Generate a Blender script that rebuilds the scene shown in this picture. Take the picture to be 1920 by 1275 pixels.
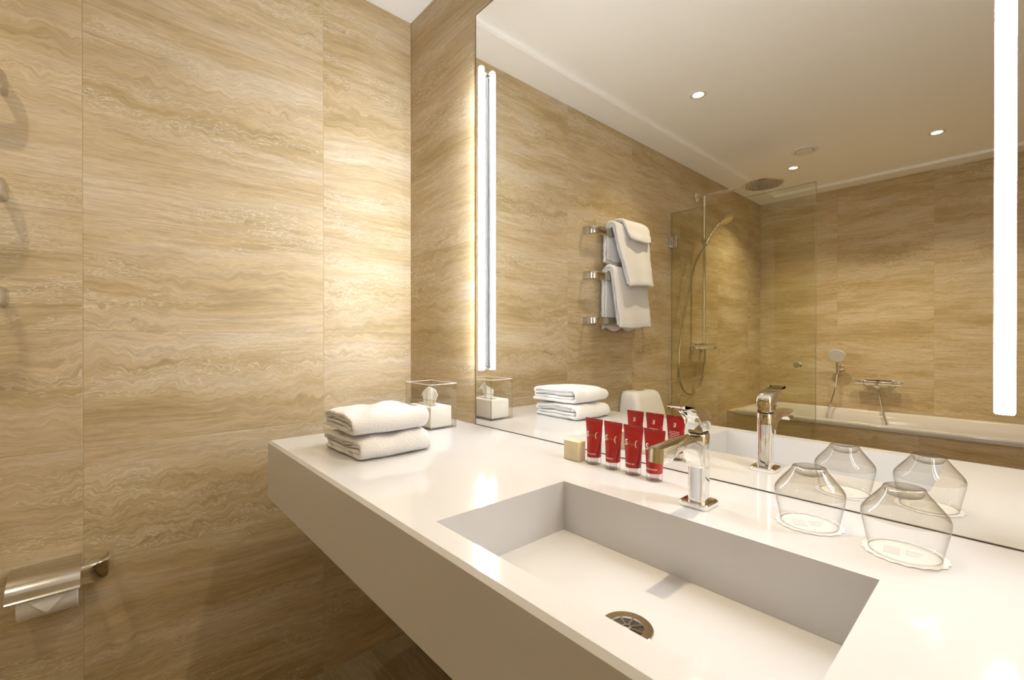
import bpy, bmesh, math, random
from mathutils import Vector, Matrix
random.seed(7)
for o in list(bpy.data.objects):
    bpy.data.objects.remove(o)
S = bpy.context.scene
C = S.collection
PI = math.pi

# ------------------------------------------------------------------ camera, world, exposure
# room axes: left wall X=0, mirror wall Y=0, room runs to -Y, floor Z=0 (metres)
cam_d = bpy.data.cameras.new('camera')
cam_d.sensor_width = 36.0
cam_d.lens = 847.4 / 1920 * 36.0
cam_d.clip_start = 0.02
cam = bpy.data.objects.new('camera', cam_d)
C.objects.link(cam)
cam.location = (1.5993, -0.8938, 1.1567)
cam.rotation_euler = (math.radians(90 - 0.182), 0, math.radians(48.194))
S.camera = cam
W = bpy.data.worlds.new('world')
S.world = W
W.use_nodes = True
W.node_tree.nodes['Background'].inputs[0].default_value = (0.9, 0.85, 0.8, 1)
W.node_tree.nodes['Background'].inputs[1].default_value = 0.05
S.view_settings.view_transform = 'Standard'
S.view_settings.look = 'None'
S.view_settings.gamma = 1
S.view_settings.exposure = 0.24
S.view_settings.use_curve_mapping = False
S.cycles.transparent_max_bounces = 32
S.cycles.max_bounces = 9
S.cycles.diffuse_bounces = 5
S.cycles.use_light_tree = False

TUBE_E = 72.0       # mirror tube emission
DOWN_W = 7.0        # downlight watts
DOWN_E = 60.0
LIGHT_COL = (0.90, 0.94, 1.0)
DOWN_COL = (1.0, 0.845, 0.57)

# ------------------------------------------------------------------ materials
def new_mat(name):
    m = bpy.data.materials.new(name)
    m.use_nodes = True
    nt = m.node_tree
    b = nt.nodes['Principled BSDF']
    return m, nt, b

def add_noise_bump(nt, b, scale, strength, dist=0.001, detail=3):
    tc = nt.nodes.new('ShaderNodeTexCoord')
    n = nt.nodes.new('ShaderNodeTexNoise')
    n.inputs['Scale'].default_value = scale
    n.inputs['Detail'].default_value = detail
    bp = nt.nodes.new('ShaderNodeBump')
    bp.inputs['Strength'].default_value = strength
    bp.inputs['Distance'].default_value = dist
    nt.links.new(tc.outputs['Object'], n.inputs['Vector'])
    nt.links.new(n.outputs['Fac'], bp.inputs['Height'])
    nt.links.new(bp.outputs['Normal'], b.inputs['Normal'])
    return n

def simple(name, col, rough=0.5, metal=0.0, bump=None, spec=0.5, sheen=0, vary=0.0):
    m, nt, b = new_mat(name)
    b.inputs['Base Color'].default_value = (*col, 1)
    b.inputs['Roughness'].default_value = rough
    b.inputs['Metallic'].default_value = metal
    b.inputs['Specular IOR Level'].default_value = spec
    if sheen:
        b.inputs['Sheen Weight'].default_value = sheen
        b.inputs['Sheen Roughness'].default_value = 0.4
    tc = nt.nodes.new('ShaderNodeTexCoord')
    n = nt.nodes.new('ShaderNodeTexNoise')
    n.inputs['Scale'].default_value = 35
    n.inputs['Detail'].default_value = 1
    mr = nt.nodes.new('ShaderNodeMapRange')
    mr.inputs['To Min'].default_value = max(0.0, rough * 0.85)
    mr.inputs['To Max'].default_value = min(1.0, rough * 1.15 + 0.004)
    nt.links.new(tc.outputs['Object'], n.inputs['Vector'])
    nt.links.new(n.outputs['Fac'], mr.inputs['Value'])
    nt.links.new(mr.outputs['Result'], b.inputs['Roughness'])
    if vary:
        mx = nt.nodes.new('ShaderNodeMixRGB')
        mx.inputs['Color1'].default_value = (*[c * (1 - vary) for c in col], 1)
        mx.inputs['Color2'].default_value = (*[min(1, c * (1 + vary)) for c in col], 1)
        nt.links.new(n.outputs['Fac'], mx.inputs['Fac'])
        nt.links.new(mx.outputs['Color'], b.inputs['Base Color'])
    if bump:
        add_noise_bump(nt, b, *bump)
    return m

def emit(name, col, strength):
    m = bpy.data.materials.new(name)
    m.use_nodes = True
    nt = m.node_tree
    nt.nodes.clear()
    o = nt.nodes.new('ShaderNodeOutputMaterial')
    e = nt.nodes.new('ShaderNodeEmission')
    e.inputs['Color'].default_value = (*col, 1)
    e.inputs['Strength'].default_value = strength
    nt.links.new(e.outputs[0], o.inputs['Surface'])
    return m

def thin_glass(name, face_col, edge_col, rough=0.0, ior=1.5, refl=1.0, power=3.0):
    """single-walled clear sheet: transparent with Fresnel gloss, tint deepening at grazing angles"""
    m = bpy.data.materials.new(name)
    m.use_nodes = True
    nt = m.node_tree
    nt.nodes.clear()
    o = nt.nodes.new('ShaderNodeOutputMaterial')
    lw = nt.nodes.new('ShaderNodeLayerWeight')
    lw.inputs['Blend'].default_value = 0.5
    def powr(e):
        n = nt.nodes.new('ShaderNodeMath')
        n.operation = 'POWER'
        n.inputs[1].default_value = e
        nt.links.new(lw.outputs['Facing'], n.inputs[0])
        return n
    pw = powr(power)
    mx = nt.nodes.new('ShaderNodeMixRGB')
    mx.inputs['Color1'].default_value = (*face_col, 1)
    mx.inputs['Color2'].default_value = (*edge_col, 1)
    nt.links.new(pw.outputs[0], mx.inputs['Fac'])
    t = nt.nodes.new('ShaderNodeBsdfTransparent')
    nt.links.new(mx.outputs[0], t.inputs['Color'])
    g = nt.nodes.new('ShaderNodeBsdfGlossy')
    g.inputs['Roughness'].default_value = rough
    mul = nt.nodes.new('ShaderNodeMath')
    mul.operation = 'MULTIPLY_ADD'
    mul.use_clamp = True
    mul.inputs[1].default_value = 0.95 * min(refl, 1.0)
    mul.inputs[2].default_value = 0.045 * refl
    nt.links.new(powr(5.0).outputs[0], mul.inputs[0])
    ms = nt.nodes.new('ShaderNodeMixShader')
    nt.links.new(mul.outputs[0], ms.inputs['Fac'])
    nt.links.new(t.outputs[0], ms.inputs[1])
    nt.links.new(g.outputs[0], ms.inputs[2])
    nt.links.new(ms.outputs[0], o.inputs['Surface'])
    return m

def travertine(name, horizontal=False, dark=1.0):
    """vein-cut travertine print; veins run along the wall, every tile gets its own cut of the stone"""
    m, nt, b = new_mat(name)
    L = nt.links.new
    N = nt.nodes.new
    geo = N('ShaderNodeNewGeometry')
    oi = N('ShaderNodeObjectInfo')
    sep = N('ShaderNodeSeparateXYZ')
    L(geo.outputs['Position'], sep.inputs[0])
    def math_(op, a, c=None):
        n = N('ShaderNodeMath'); n.operation = op
        for i, v in enumerate((a, c)):
            if v is None: continue
            if isinstance(v, (int, float)): n.inputs[i].default_value = v
            else: L(v, n.inputs[i])
        return n.outputs[0]
    if horizontal:
        u = sep.outputs['X']; v = sep.outputs['Y']
    else:
        u = math_('ADD', sep.outputs['X'], sep.outputs['Y']); v = sep.outputs['Z']
    rnd = math_('MULTIPLY', oi.outputs['Object Index'], 3.37)
    u = math_('ADD', u, rnd)
    # long lazy undulation of the bedding
    def tex(su, sv, detail=4, rough=0.55, dist=0.0, off=0.0, vv=None):
        cb = N('ShaderNodeCombineXYZ')
        L(math_('ADD', math_('MULTIPLY', u, su), off * 7.3), cb.inputs[0])
        L(math_('MULTIPLY', vv if vv is not None else v, sv), cb.inputs[1])
        t = N('ShaderNodeTexNoise')
        t.noise_dimensions = '2D'
        t.inputs['Scale'].default_value = 1.0
        t.inputs['Detail'].default_value = detail
        t.inputs['Roughness'].default_value = rough
        L(cb.outputs[0], t.inputs['Vector'])
        return t.outputs['Fac']
    w1 = tex(2.2, 3.0, 1, 0.5, 0, 1.3)
    w2 = tex(14.0, 9.0, 2, 0.6, 0, 4.1)
    zone = tex(1.6, 3.5, 0, 0.5, 0, 9.7)          # where the veins get wild
    zr = N('ShaderNodeMapRange'); L(zone, zr.inputs['Value'])
    zr.inputs['From Min'].default_value = 0.48; zr.inputs['From Max'].default_value = 0.68
    wild = math_('MULTIPLY', math_('SUBTRACT', w2, 0.5), math_('MULTIPLY_ADD' if False else 'MULTIPLY', zr.outputs[0], 0.075))
    vv = math_('ADD', math_('ADD', v, math_('MULTIPLY', math_('SUBTRACT', w1, 0.5), 0.05)), wild)
    bands = tex(1.3, 8.0, 4, 0.62, 0.3, 2.2, vv)
    streak = tex(4.5, 85.0, 3, 0.65, 0.4, 7.7, vv)
    fine = tex(30.0, 300.0, 1, 0.6, 0.2, 3.3, vv)
    cr = N('ShaderNodeValToRGB')
    L(bands, cr.inputs[0])
    e = cr.color_ramp.elements
    e[0].position = 0.30; e[0].color = (0.425 * dark, 0.318 * dark, 0.160 * dark, 1)
    e[1].position = 0.71; e[1].color = (0.590 * dark, 0.490 * dark, 0.350 * dark, 1)
    k = e.new(0.5); k.color = (0.517 * dark, 0.402 * dark, 0.240 * dark, 1)
    sr = N('ShaderNodeMapRange'); L(streak, sr.inputs['Value'])
    sr.inputs['From Min'].default_value = 0.3; sr.inputs['From Max'].default_value = 0.7
    sr.inputs['To Min'].default_value = 0.86; sr.inputs['To Max'].default_value = 1.13
    fr = N('ShaderNodeMapRange'); L(fine, fr.inputs['Value'])
    fr.inputs['From Min'].default_value = 0.3; fr.inputs['From Max'].default_value = 0.7
    fr.inputs['To Min'].default_value = 0.93; fr.inputs['To Max'].default_value = 1.07
    fac = math_('MULTIPLY', sr.outputs[0], fr.outputs[0])
    mul = N('ShaderNodeMixRGB'); mul.blend_type = 'MULTIPLY'; mul.inputs['Fac'].default_value = 1
    L(cr.outputs[0], mul.inputs['Color1'])
    cmb = N('ShaderNodeCombineXYZ')
    for i in range(3): L(fac, cmb.inputs[i])
    L(cmb.outputs[0], mul.inputs['Color2'])
    # pale wandering veins: iso-lines of a stretched noise
    def iso(src, level, width):
        d = math_('ABSOLUTE', math_('SUBTRACT', src, level))
        r = N('ShaderNodeMapRange'); L(d, r.inputs['Value'])
        r.inputs['From Min'].default_value = 0.0; r.inputs['From Max'].default_value = width
        r.inputs['To Min'].default_value = 1.0; r.inputs['To Max'].default_value = 0.0
        return r.outputs[0]
    veins_src = tex(3.4, 24.0, 4, 0.60, 0.5, 11.0, vv)
    vmask = tex(1.3, 7.0, 1, 0.5, 0, 17.0)
    vm = N('ShaderNodeMapRange'); L(vmask, vm.inputs['Value'])
    vm.inputs['From Min'].default_value = 0.42; vm.inputs['From Max'].default_value = 0.62
    pale = math_('MAXIMUM', math_('MAXIMUM', iso(veins_src, 0.47, 0.010), iso(veins_src, 0.60, 0.010)), math_('MAXIMUM', iso(veins_src, 0.53, 0.012), iso(veins_src, 0.565, 0.008)))
    pale = math_('MULTIPLY', math_('MULTIPLY', pale, vm.outputs[0]), 0.88)
    m1 = N('ShaderNodeMixRGB'); L(pale, m1.inputs['Fac'])
    L(mul.outputs[0], m1.inputs['Color1']); m1.inputs['Color2'].default_value = (0.70 * dark, 0.64 * dark, 0.50 * dark, 1)
    dk = math_('MULTIPLY', math_('MULTIPLY', iso(veins_src, 0.43, 0.008), math_('SUBTRACT', 1.0, vm.outputs[0])), 0.42)
    m2 = N('ShaderNodeMixRGB'); L(dk, m2.inputs['Fac'])
    L(m1.outputs[0], m2.inputs['Color1']); m2.inputs['Color2'].default_value = (0.36 * dark, 0.225 * dark, 0.10 * dark, 1)
    L(m2.outputs[0], b.inputs['Base Color'])
    b.inputs['Roughness'].default_value = 0.42
    b.inputs['Specular IOR Level'].default_value = 0.3
    return m

M = {}
M['tile'] = travertine('travertine_tile')
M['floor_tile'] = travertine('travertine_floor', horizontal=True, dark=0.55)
M['grout'] = simple('grout', (0.48, 0.385, 0.24), 0.9)
M['paint'] = simple('ceiling_paint', (0.95, 0.945, 0.93), 0.6)
M['solid'] = simple('solid_surface_white', (0.625, 0.612, 0.612), 0.09, spec=0.5)
M['chrome'] = simple('chrome', (0.86, 0.85, 0.83), 0.035, 1.0)
M['steel'] = simple('satin_steel', (0.62, 0.59, 0.54), 0.16, 1.0)
M['nozzle'] = simple('nozzle_rubber', (0.25, 0.24, 0.22), 0.6)
M['mirror'] = simple('mirror_silver', (0.93, 0.925, 0.89), 0.0, 1.0)
M['mirror_edge'] = simple('mirror_edge', (0.10, 0.075, 0.045), 0.35, 0.3)
M['glass'] = thin_glass('tumbler_glass', (0.985, 0.985, 0.975), (0.50, 0.47, 0.42), power=4.0)
M['glass_thick'] = thin_glass('tumbler_glass_thick', (0.93, 0.92, 0.90), (0.40, 0.37, 0.32), power=2.0, refl=1.4)
M['acrylic'] = thin_glass('acrylic_clear', (0.985, 0.982, 0.97), (0.72, 0.69, 0.60), power=3.0)
M['acrylic_edge'] = thin_glass('acrylic_edge', (0.90, 0.88, 0.80), (0.80, 0.77, 0.68), refl=2.5)
M['screen'] = thin_glass('shower_screen_glass', (0.935, 0.935, 0.85), (0.78, 0.79, 0.66), power=3.0, refl=0.8)
M['screen_edge'] = simple('screen_glass_edge', (0.30, 0.30, 0.20), 0.2)
M['towel'] = simple('towel_cotton', (0.78, 0.762, 0.752), 0.95, bump=(300, 0.9, 0.003, 2), sheen=0.35)
M['paper'] = simple('tissue_paper', (0.89, 0.88, 0.86), 0.9, bump=(160, 0.15, 0.0008))
M['red'] = simple('tube_red', (0.34, 0.014, 0.013), 0.26, vary=0.06)
M['gold'] = simple('gold_print', (0.42, 0.20, 0.08), 0.35, 0.4)
M['silver'] = simple('silver_print', (0.92, 0.88, 0.84), 0.3, 0.2)
M['whiteprint'] = simple('white_print', (0.88, 0.74, 0.70), 0.5)
M['greyprint'] = simple('grey_print', (0.56, 0.55, 0.53), 0.7)
M['soap'] = simple('soap_wrap', (0.74, 0.64, 0.43), 0.55, vary=0.05)
M['soap_emboss'] = simple('soap_emboss', (0.66, 0.55, 0.35), 0.6)
M['tube_light'] = emit('tube_light', LIGHT_COL, TUBE_E)
M['down_light'] = emit('downlight_lens', DOWN_COL, DOWN_E)
M['ceramic'] = simple('sanitary_ceramic', (0.84, 0.83, 0.80), 0.08)
M['enamel'] = simple('bath_enamel', (0.63, 0.60, 0.59), 0.10)
M['plastic'] = simple('white_plastic', (0.82, 0.80, 0.76), 0.4)
M['dark'] = simple('shade_and_joint_black', (0.03, 0.022, 0.015), 0.6)  # near-black: painted shade in the drain hole, and the tap's joint ring
M['glass_dome'] = thin_glass('tumbler_glass_dome', (0.90, 0.88, 0.845), (0.42, 0.38, 0.32), power=2.5, refl=1.3)  # shoulder's dark refraction and wall reflection put into the glass tint
M['coaster'] = simple('coaster_paper', (0.665, 0.65, 0.64), 0.85)
M['channel'] = simple('lamp_channel', (0.20, 0.20, 0.20), 0.4, 0.6)
M['spray'] = simple('spray_face', (0.66, 0.64, 0.62), 0.35, 0.2)
M['cap_core'] = thin_glass('cap_core', (0.90, 0.88, 0.86), (0.70, 0.66, 0.62), refl=1.5)

# ------------------------------------------------------------------ object helpers
ROOT = {}
def finish(me, smooth=True, angle=35):
    if smooth:
        for p in me.polygons: p.use_smooth = True
        me.set_sharp_from_angle(angle=math.radians(angle))
    return me

def org(o):
    return ROOT.get(o.name, Vector((0, 0, 0)))

def obj(name, bm, mat, parent=None, smooth=True, angle=35):
    """link a bmesh built in world coordinates as one mesh object (origin at its thing's base)"""
    bmesh.ops.recalc_face_normals(bm, faces=bm.faces[:])
    if parent is not None:
        o0 = org(parent)
        bmesh.ops.translate(bm, verts=bm.verts[:], vec=-o0)
    me = bpy.data.meshes.new(name)
    bm.to_mesh(me); bm.free()
    if mat: me.materials.append(M[mat] if isinstance(mat, str) else mat)
    finish(me, smooth, angle)
    o = bpy.data.objects.new(name, me)
    C.objects.link(o)
    if parent is not None:
        o.parent = parent
        ROOT[o.name] = org(parent)
    return o

def tag(o, label, cat, group=None):
    o['label'] = label; o['category'] = cat
    if group: o['group'] = group
    return o

def thing(name, label, cat, loc, group=None):
    o = bpy.data.objects.new(name, None)
    C.objects.link(o)
    o.location = loc
    o.empty_display_size = 0.05
    ROOT[o.name] = Vector(loc)
    return tag(o, label, cat, group)

def struct(o):
    o['kind'] = 'structure'
    return o

def copy_tree(o, delta, label, parent=None):
    c = o.copy(); C.objects.link(c)
    if parent is None:
        c.location = Vector(o.location) + Vector(delta)
        c['label'] = label
    else:
        c.parent = parent
    for ch in list(o.children): copy_tree(ch, delta, label, c)
    return c

# ------------------------------------------------------------------ bmesh helpers
def add_box(bm, x0, x1, y0, y1, z0, z1, bev=0.0, seg=2):
    r = bmesh.ops.create_cube(bm, size=1.0)
    vs = r['verts']
    for v in vs:
        v.co = Vector(((x0 + x1) / 2 + v.co.x * (x1 - x0), (y0 + y1) / 2 + v.co.y * (y1 - y0), (z0 + z1) / 2 + v.co.z * (z1 - z0)))
    if bev:
        es = list({e for v in vs for e in v.link_edges})
        bmesh.ops.bevel(bm, geom=es, offset=bev, segments=seg, profile=0.5, affect='EDGES')
    return bm
def box(*a, **k):
    return add_box(bmesh.new(), *a, **k)

def add_loft(bm, loops, cap0=True, cap1=True, closed=True):
    rings = [[bm.verts.new(p) for p in L] for L in loops]
    n = len(rings[0])
    for a, b in zip(rings, rings[1:]):
        for i in range(n if closed else n - 1):
            j = (i + 1) % n
            bm.faces.new((a[i], a[j], b[j], b[i]))
    if cap0: bm.faces.new(list(reversed(rings[0])))
    if cap1: bm.faces.new(rings[-1])
    return bm
def loft(loops, **k):
    return add_loft(bmesh.new(), loops, **k)

def rrect(cx, cy, hx, hy, r, z, n=6):
    r = min(r, hx, hy)
    pts = []
    for (sx, sy, a0) in ((1, 1, 0), (-1, 1, PI / 2), (-1, -1, PI), (1, -1, 1.5 * PI)):
        for i in range(n + 1):
            a = a0 + i / n * PI / 2
            pts.append((cx + sx * (hx - r) + r * math.cos(a), cy + sy * (hy - r) + r * math.sin(a), z))
    return pts

def circle(c, r, axis='Z', n=32, ry=None):
    ry = r if ry is None else ry
    pts = []
    for i in range(n):
        a = 2 * PI * i / n
        p, q = r * math.cos(a), ry * math.sin(a)
        d = {'Z': (p, q, 0), 'X': (0, p, q), 'Y': (q, 0, p)}[axis]
        pts.append((c[0] + d[0], c[1] + d[1], c[2] + d[2]))
    return pts

def add_lathe(bm, base, prof, axis='Z', n=40, cap0=True, cap1=True):
    """prof: list of (radius, height along axis)"""
    loops = []
    for r, h in prof:
        c = list(base)
        c['XYZ'.index(axis)] += h
        loops.append(circle(c, max(r, 1e-5), axis, n))
    return add_loft(bm, loops, cap0, cap1)
def lathe(*a, **k):
    return add_lathe(bmesh.new(), *a, **k)

def add_sweep(bm, path, r, n=12, caps=True, flat=None):
    """round tube (or rr x flat ellipse) along a polyline"""
    P = [Vector(p) for p in path]
    t0 = (P[1] - P[0]).normalized()
    up = Vector((0, 0, 1)) if abs(t0.z) < 0.9 else Vector((1, 0, 0))
    nrm = (up - t0 * up.dot(t0)).normalized()
    loops = []
    for i, p in enumerate(P):
        t = (P[min(i + 1, len(P) - 1)] - P[max(i - 1, 0)]).normalized()
        nrm = (nrm - t * nrm.dot(t)).normalized()
        bi = t.cross(nrm)
        rr = r(i / (len(P) - 1)) if callable(r) else r
        rb = rr if flat is None else flat
        loops.append([p + nrm * rr * math.cos(2 * PI * k / n) + bi * rb * math.sin(2 * PI * k / n) for k in range(n)])
    return add_loft(bm, loops, caps, caps)
def sweep(*a, **k):
    return add_sweep(bmesh.new(), *a, **k)

def smooth_path(pts, n=8):
    """Catmull-Rom through points"""
    P = [Vector(p) for p in pts]
    P = [P[0] * 2 - P[1]] + P + [P[-1] * 2 - P[-2]]
    out = []
    for i in range(1, len(P) - 2):
        for k in range(n):
            t = k / n
            a, b, c, d = P[i - 1], P[i], P[i + 1], P[i + 2]
            out.append(0.5 * ((2 * b) + (c - a) * t + (2 * a - 5 * b + 4 * c - d) * t * t + (3 * b - a - 3 * c + d) * t ** 3))
    out.append(P[-2])
    return out

def prism(poly, a0, a1, axis='X', bev=0.0, seg=3, bm=None):
    """polygon in the two other axes, extruded along axis from a0 to a1"""
    bm = bm or bmesh.new()
    def mk(a, p):
        return {'X': (a, p[0], p[1]), 'Y': (p[0], a, p[1]), 'Z': (p[0], p[1], a)}[axis]
    A = [bm.verts.new(mk(a0, p)) for p in poly]
    B = [bm.verts.new(mk(a1, p)) for p in poly]
    n = len(poly)
    for i in range(n):
        j = (i + 1) % n
        bm.faces.new((A[i], A[j], B[j], B[i]))
    f0 = bm.faces.new(A[::-1]); f1 = bm.faces.new(B)
    if bev:
        es = list(set(f0.edges) | set(f1.edges))
        bmesh.ops.bevel(bm, geom=es, offset=bev, segments=seg, profile=0.5, affect='EDGES')
    return bm

def ribbon(path, t):
    """outline of a 2-D centre line thickened to t, rounded ends"""
    P = [Vector((p[0], p[1])) for p in path]
    L, R = [], []
    for i, p in enumerate(P):
        d = (P[min(i + 1, len(P) - 1)] - P[max(i - 1, 0)]).normalized()
        nn = Vector((-d.y, d.x))
        L.append(p + nn * t / 2); R.append(p - nn * t / 2)
    def cap(c, frm, n=5):
        a0 = math.atan2(frm.y - c.y, frm.x - c.x)
        return [c + Vector((math.cos(a0 - PI * k / (n + 1)), math.sin(a0 - PI * k / (n + 1)))) * (t / 2) for k in range(1, n + 1)]
    return [tuple(v) for v in L + cap(P[-1], L[-1]) + R[::-1] + cap(P[0], R[0])]

def arc(cx, cy, r, a0, a1, n=8):
    return [(cx + r * math.cos(math.radians(a0 + (a1 - a0) * i / n)), cy + r * math.sin(math.radians(a0 + (a1 - a0) * i / n))) for i in range(n + 1)]

def wob(x, y, z, s=1.0):
    return (math.sin(x * 37 * s + y * 23 * s + 1.3) + math.sin(y * 61 * s - z * 41 * s + 0.4) + math.sin(z * 83 * s + x * 53 * s)) / 3

def text_bm(txt, size, fn, align='CENTER', bold=0.0):
    """text outline as mesh, mapped to world by fn(u, v)"""
    cu = bpy.data.curves.new('lettering', 'FONT')
    cu.body = txt; cu.size = size; cu.align_x = align; cu.align_y = 'CENTER'
    cu.offset = bold; cu.resolution_u = 3
    to = bpy.data.objects.new('lettering', cu)
    C.objects.link(to)
    dg = bpy.context.evaluated_depsgraph_get()
    me = bpy.data.meshes.new_from_object(to.evaluated_get(dg))
    bm = bmesh.new(); bm.from_mesh(me)
    bpy.data.objects.remove(to); bpy.data.curves.remove(cu); bpy.data.meshes.remove(me)
    for v in bm.verts: v.co = Vector(fn(v.co.x, v.co.y))
    return bm

# ------------------------------------------------------------------ room shell
RX, RY = 1.95, -3.65
HC, HR = 2.40, 2.42
T = 0.006; GR = 0.0006; GAP = 0.0012
floor = struct(obj('floor', box(-0.1, RX + 0.1, RY - 0.1, 0.1, -0.1, -GR), 'grout', smooth=False))
ceiling = struct(obj('ceiling', box(-0.1, RX + 0.1, RY - 0.1, 0.1, HR, HR + 0.1), 'paint', smooth=False))
wall_left = struct(obj('wall_left', box(-0.1, -GR, RY - 0.1, 0.1, -0.1, HR), 'grout', smooth=False))
wall_right = struct(obj('wall_right', box(RX + GR, RX + 0.1, RY - 0.1, 0.1, -0.1, HR), 'grout', smooth=False))
wall_back = struct(obj('wall_back', box(-0.1, RX + 0.1, GR, 0.1, -0.1, HR), 'grout', smooth=False))
wall_far = struct(obj('wall_far', box(-0.1, RX + 0.1, RY - 0.1, RY - GR, -0.1, HR), 'grout', smooth=False))

tile_cache = {}
def tile_mesh(w, h, mat, plane):
    """chamfered slab, face on the plane; w along the wall, h up (origin at the centre of the face)"""
    key = (round(w, 4), round(h, 4), mat, plane)
    if key in tile_cache: return tile_cache[key]
    bm = bmesh.new()
    c = 0.0007
    def ring(d, dep):
        return [(-w / 2 + d, -h / 2 + d, dep), (w / 2 - d, -h / 2 + d, dep), (w / 2 - d, h / 2 - d, dep), (-w / 2 + d, h / 2 - d, dep)]
    add_loft(bm, [ring(0, -T), ring(0, -c), ring(c, 0)])
    ax = {'+X': Matrix(((0, 0, 1), (1, 0, 0), (0, 1, 0))), '-X': Matrix(((0, 0, -1), (-1, 0, 0), (0, 1, 0))),
          '-Y': Matrix(((1, 0, 0), (0, 0, -1), (0, 1, 0))), '+Y': Matrix(((-1, 0, 0), (0, 0, 1), (0, 1, 0))),
          '+Z': Matrix(((1, 0, 0), (0, 1, 0), (0, 0, 1)))}[plane]
    for v in bm.verts: v.co = ax @ v.co
    bmesh.ops.recalc_face_normals(bm, faces=bm.faces[:])
    me = bpy.data.meshes.new('tile'); bm.to_mesh(me); bm.free()
    me.materials.append(M[mat])
    tile_cache[key] = me
    return me

cuts = {'n': 0}
def lay_tiles(parent, plane, us, vs, at, mat='tile', skip=None, breaks=()):
    """breaks: heights where the stone print changes; between them a column of tiles is cut from one block"""
    for a, b in zip(us, us[1:]):
        cuts['n'] += 1
        for c, d in zip(vs, vs[1:]):
            if any(abs(c - q) < 0.01 for q in breaks) or not breaks: cuts['n'] += 1
            if skip and skip(a, b, c, d): continue
            me = tile_mesh(b - a - GAP, d - c - GAP, mat, plane)
            o = bpy.data.objects.new('tile', me)
            C.objects.link(o)
            mu, mv = (a + b) / 2, (c + d) / 2
            o.location = {'+X': (at, mu, mv), '-X': (at, mu, mv), '-Y': (mu, at, mv), '+Y': (mu, at, mv), '+Z': (mu, mv, at)}[plane]
            o.parent = parent
            o.pass_index = cuts['n']

ZS = [0.0] + [0.270 + 0.302 * k for k in range(7)] + [HC]
YS = [RY, -3.358, -2.754, -2.150, -1.546, -0.942, -0.338, 0.0]
XS = [0.0, 0.597, 1.190, 1.787, RX]
lay_tiles(wall_left, '+X', YS, ZS, 0.0, breaks=(0.572, 0.874))
lay_tiles(wall_right, '-X', YS, ZS, RX, breaks=(0.572, 0.874))
lay_tiles(wall_back, '-Y', XS, ZS, 0.0, breaks=(0.572, 0.874, 1.478))
lay_tiles(wall_far, '+Y', XS, ZS, RY, skip=lambda a, b, c, d: d < 0.5, breaks=(0.874,))
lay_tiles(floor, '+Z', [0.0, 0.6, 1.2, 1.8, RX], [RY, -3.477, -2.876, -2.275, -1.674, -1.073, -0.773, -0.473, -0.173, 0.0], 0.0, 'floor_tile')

# lowered border around the ceiling
BW = 0.17
for i, (x0, x1, y0, y1) in enumerate(((0, BW, RY, 0), (RX - BW, RX, RY, 0), (BW, RX - BW, -BW, 0), (BW, RX - BW, RY, RY + 0.15))):
    struct(obj('trim_%d' % (i + 1), box(x0, x1, y0, y1, HC, HR, bev=0.0), 'paint', smooth=False))

# tiled front of the bath
TUBY = -2.926
bath_wall = struct(obj('wall_bath', box(0, RX, TUBY - 0.03, TUBY - GR, 0, 0.548), 'grout', smooth=False))
lay_tiles(bath_wall, '+Y', XS, [0.0, 0.27, 0.548], TUBY)
ledge = struct(obj('trim_5', box(0.001, 0.075, RY, TUBY, 0.549, 0.566, bev=0.0015), 'tile', smooth=False))

# ------------------------------------------------------------------ vanity counter with sunken basin
CX0, CX1, CYF, ZC, CB = 0.234, RX, -0.568, 0.878, 0.155
SX0, SX1, SYF, SYB, SZ = 1.009, 1.494, -0.522, -0.230, 0.784
van = thing('vanity_counter', 'long white floating vanity counter with a sunken rectangular basin under the mirror', 'counter', (CX0, CYF, ZC - CB))
bm = bmesh.new()
def vr(x, y, z): return bm.verts.new((x, y, z))
e = 0.004
ch = 0.006
yb = -0.0005
# top deck as a frame of quads round the basin opening
o_ = [vr(CX0 + e, CYF + ch, ZC), vr(CX1, CYF + ch, ZC), vr(CX1, yb, ZC), vr(CX0 + e, yb, ZC)]
i_ = [vr(SX0, SYF, ZC), vr(SX1, SYF, ZC), vr(SX1, SYB, ZC), vr(SX0, SYB, ZC)]
for k in range(4):
    j = (k + 1) % 4
    bm.faces.new((o_[k], o_[j], i_[j], i_[k]))
# basin walls, floor with a shallow sunk panel
d1 = [vr(SX0, SYF, SZ), vr(SX1, SYF, SZ), vr(SX1, SYB, SZ), vr(SX0, SYB, SZ)]
g = 0.026
d2 = [vr(SX0 + g, SYF + g, SZ - 0.0012), vr(SX1 - g, SYF + g, SZ - 0.0012), vr(SX1 - g, SYB - g, SZ - 0.0012), vr(SX0 + g, SYB - g, SZ - 0.0012)]
for k in range(4):
    j = (k + 1) % 4
    bm.faces.new((i_[k], i_[j], d1[j], d1[k]))
    bm.faces.new((d1[k], d1[j], d2[j], d2[k]))
bm.faces.new(d2)
# front chamfer, front, left end, underside, back
f1 = [vr(CX0, CYF, ZC - ch), vr(CX1, CYF, ZC - ch)]
f2 = [vr(CX0, CYF, ZC - CB), vr(CX1, CYF, ZC - CB)]
b1 = [vr(CX0, yb, ZC - CB), vr(CX1, yb, ZC - CB)]
bt = vr(CX0, yb, ZC - e)
bm.faces.new((f1[0], f1[1], o_[1], o_[0]))
bm.faces.new((f2[0], f2[1], f1[1], f1[0]))
bm.faces.new((b1[0], b1[1], f2[1], f2[0]))
bm.faces.new((b1[0], f2[0], f1[0], bt))
bm.faces.new((f1[0], o_[0], o_[3], bt))
bm.faces.new((bt, o_[3], o_[2], b1[1], b1[0]))
bm.faces.new((f2[1], b1[1], o_[2], o_[1], f1[1]))
obj('countertop', bm, 'solid', van, angle=20)
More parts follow.
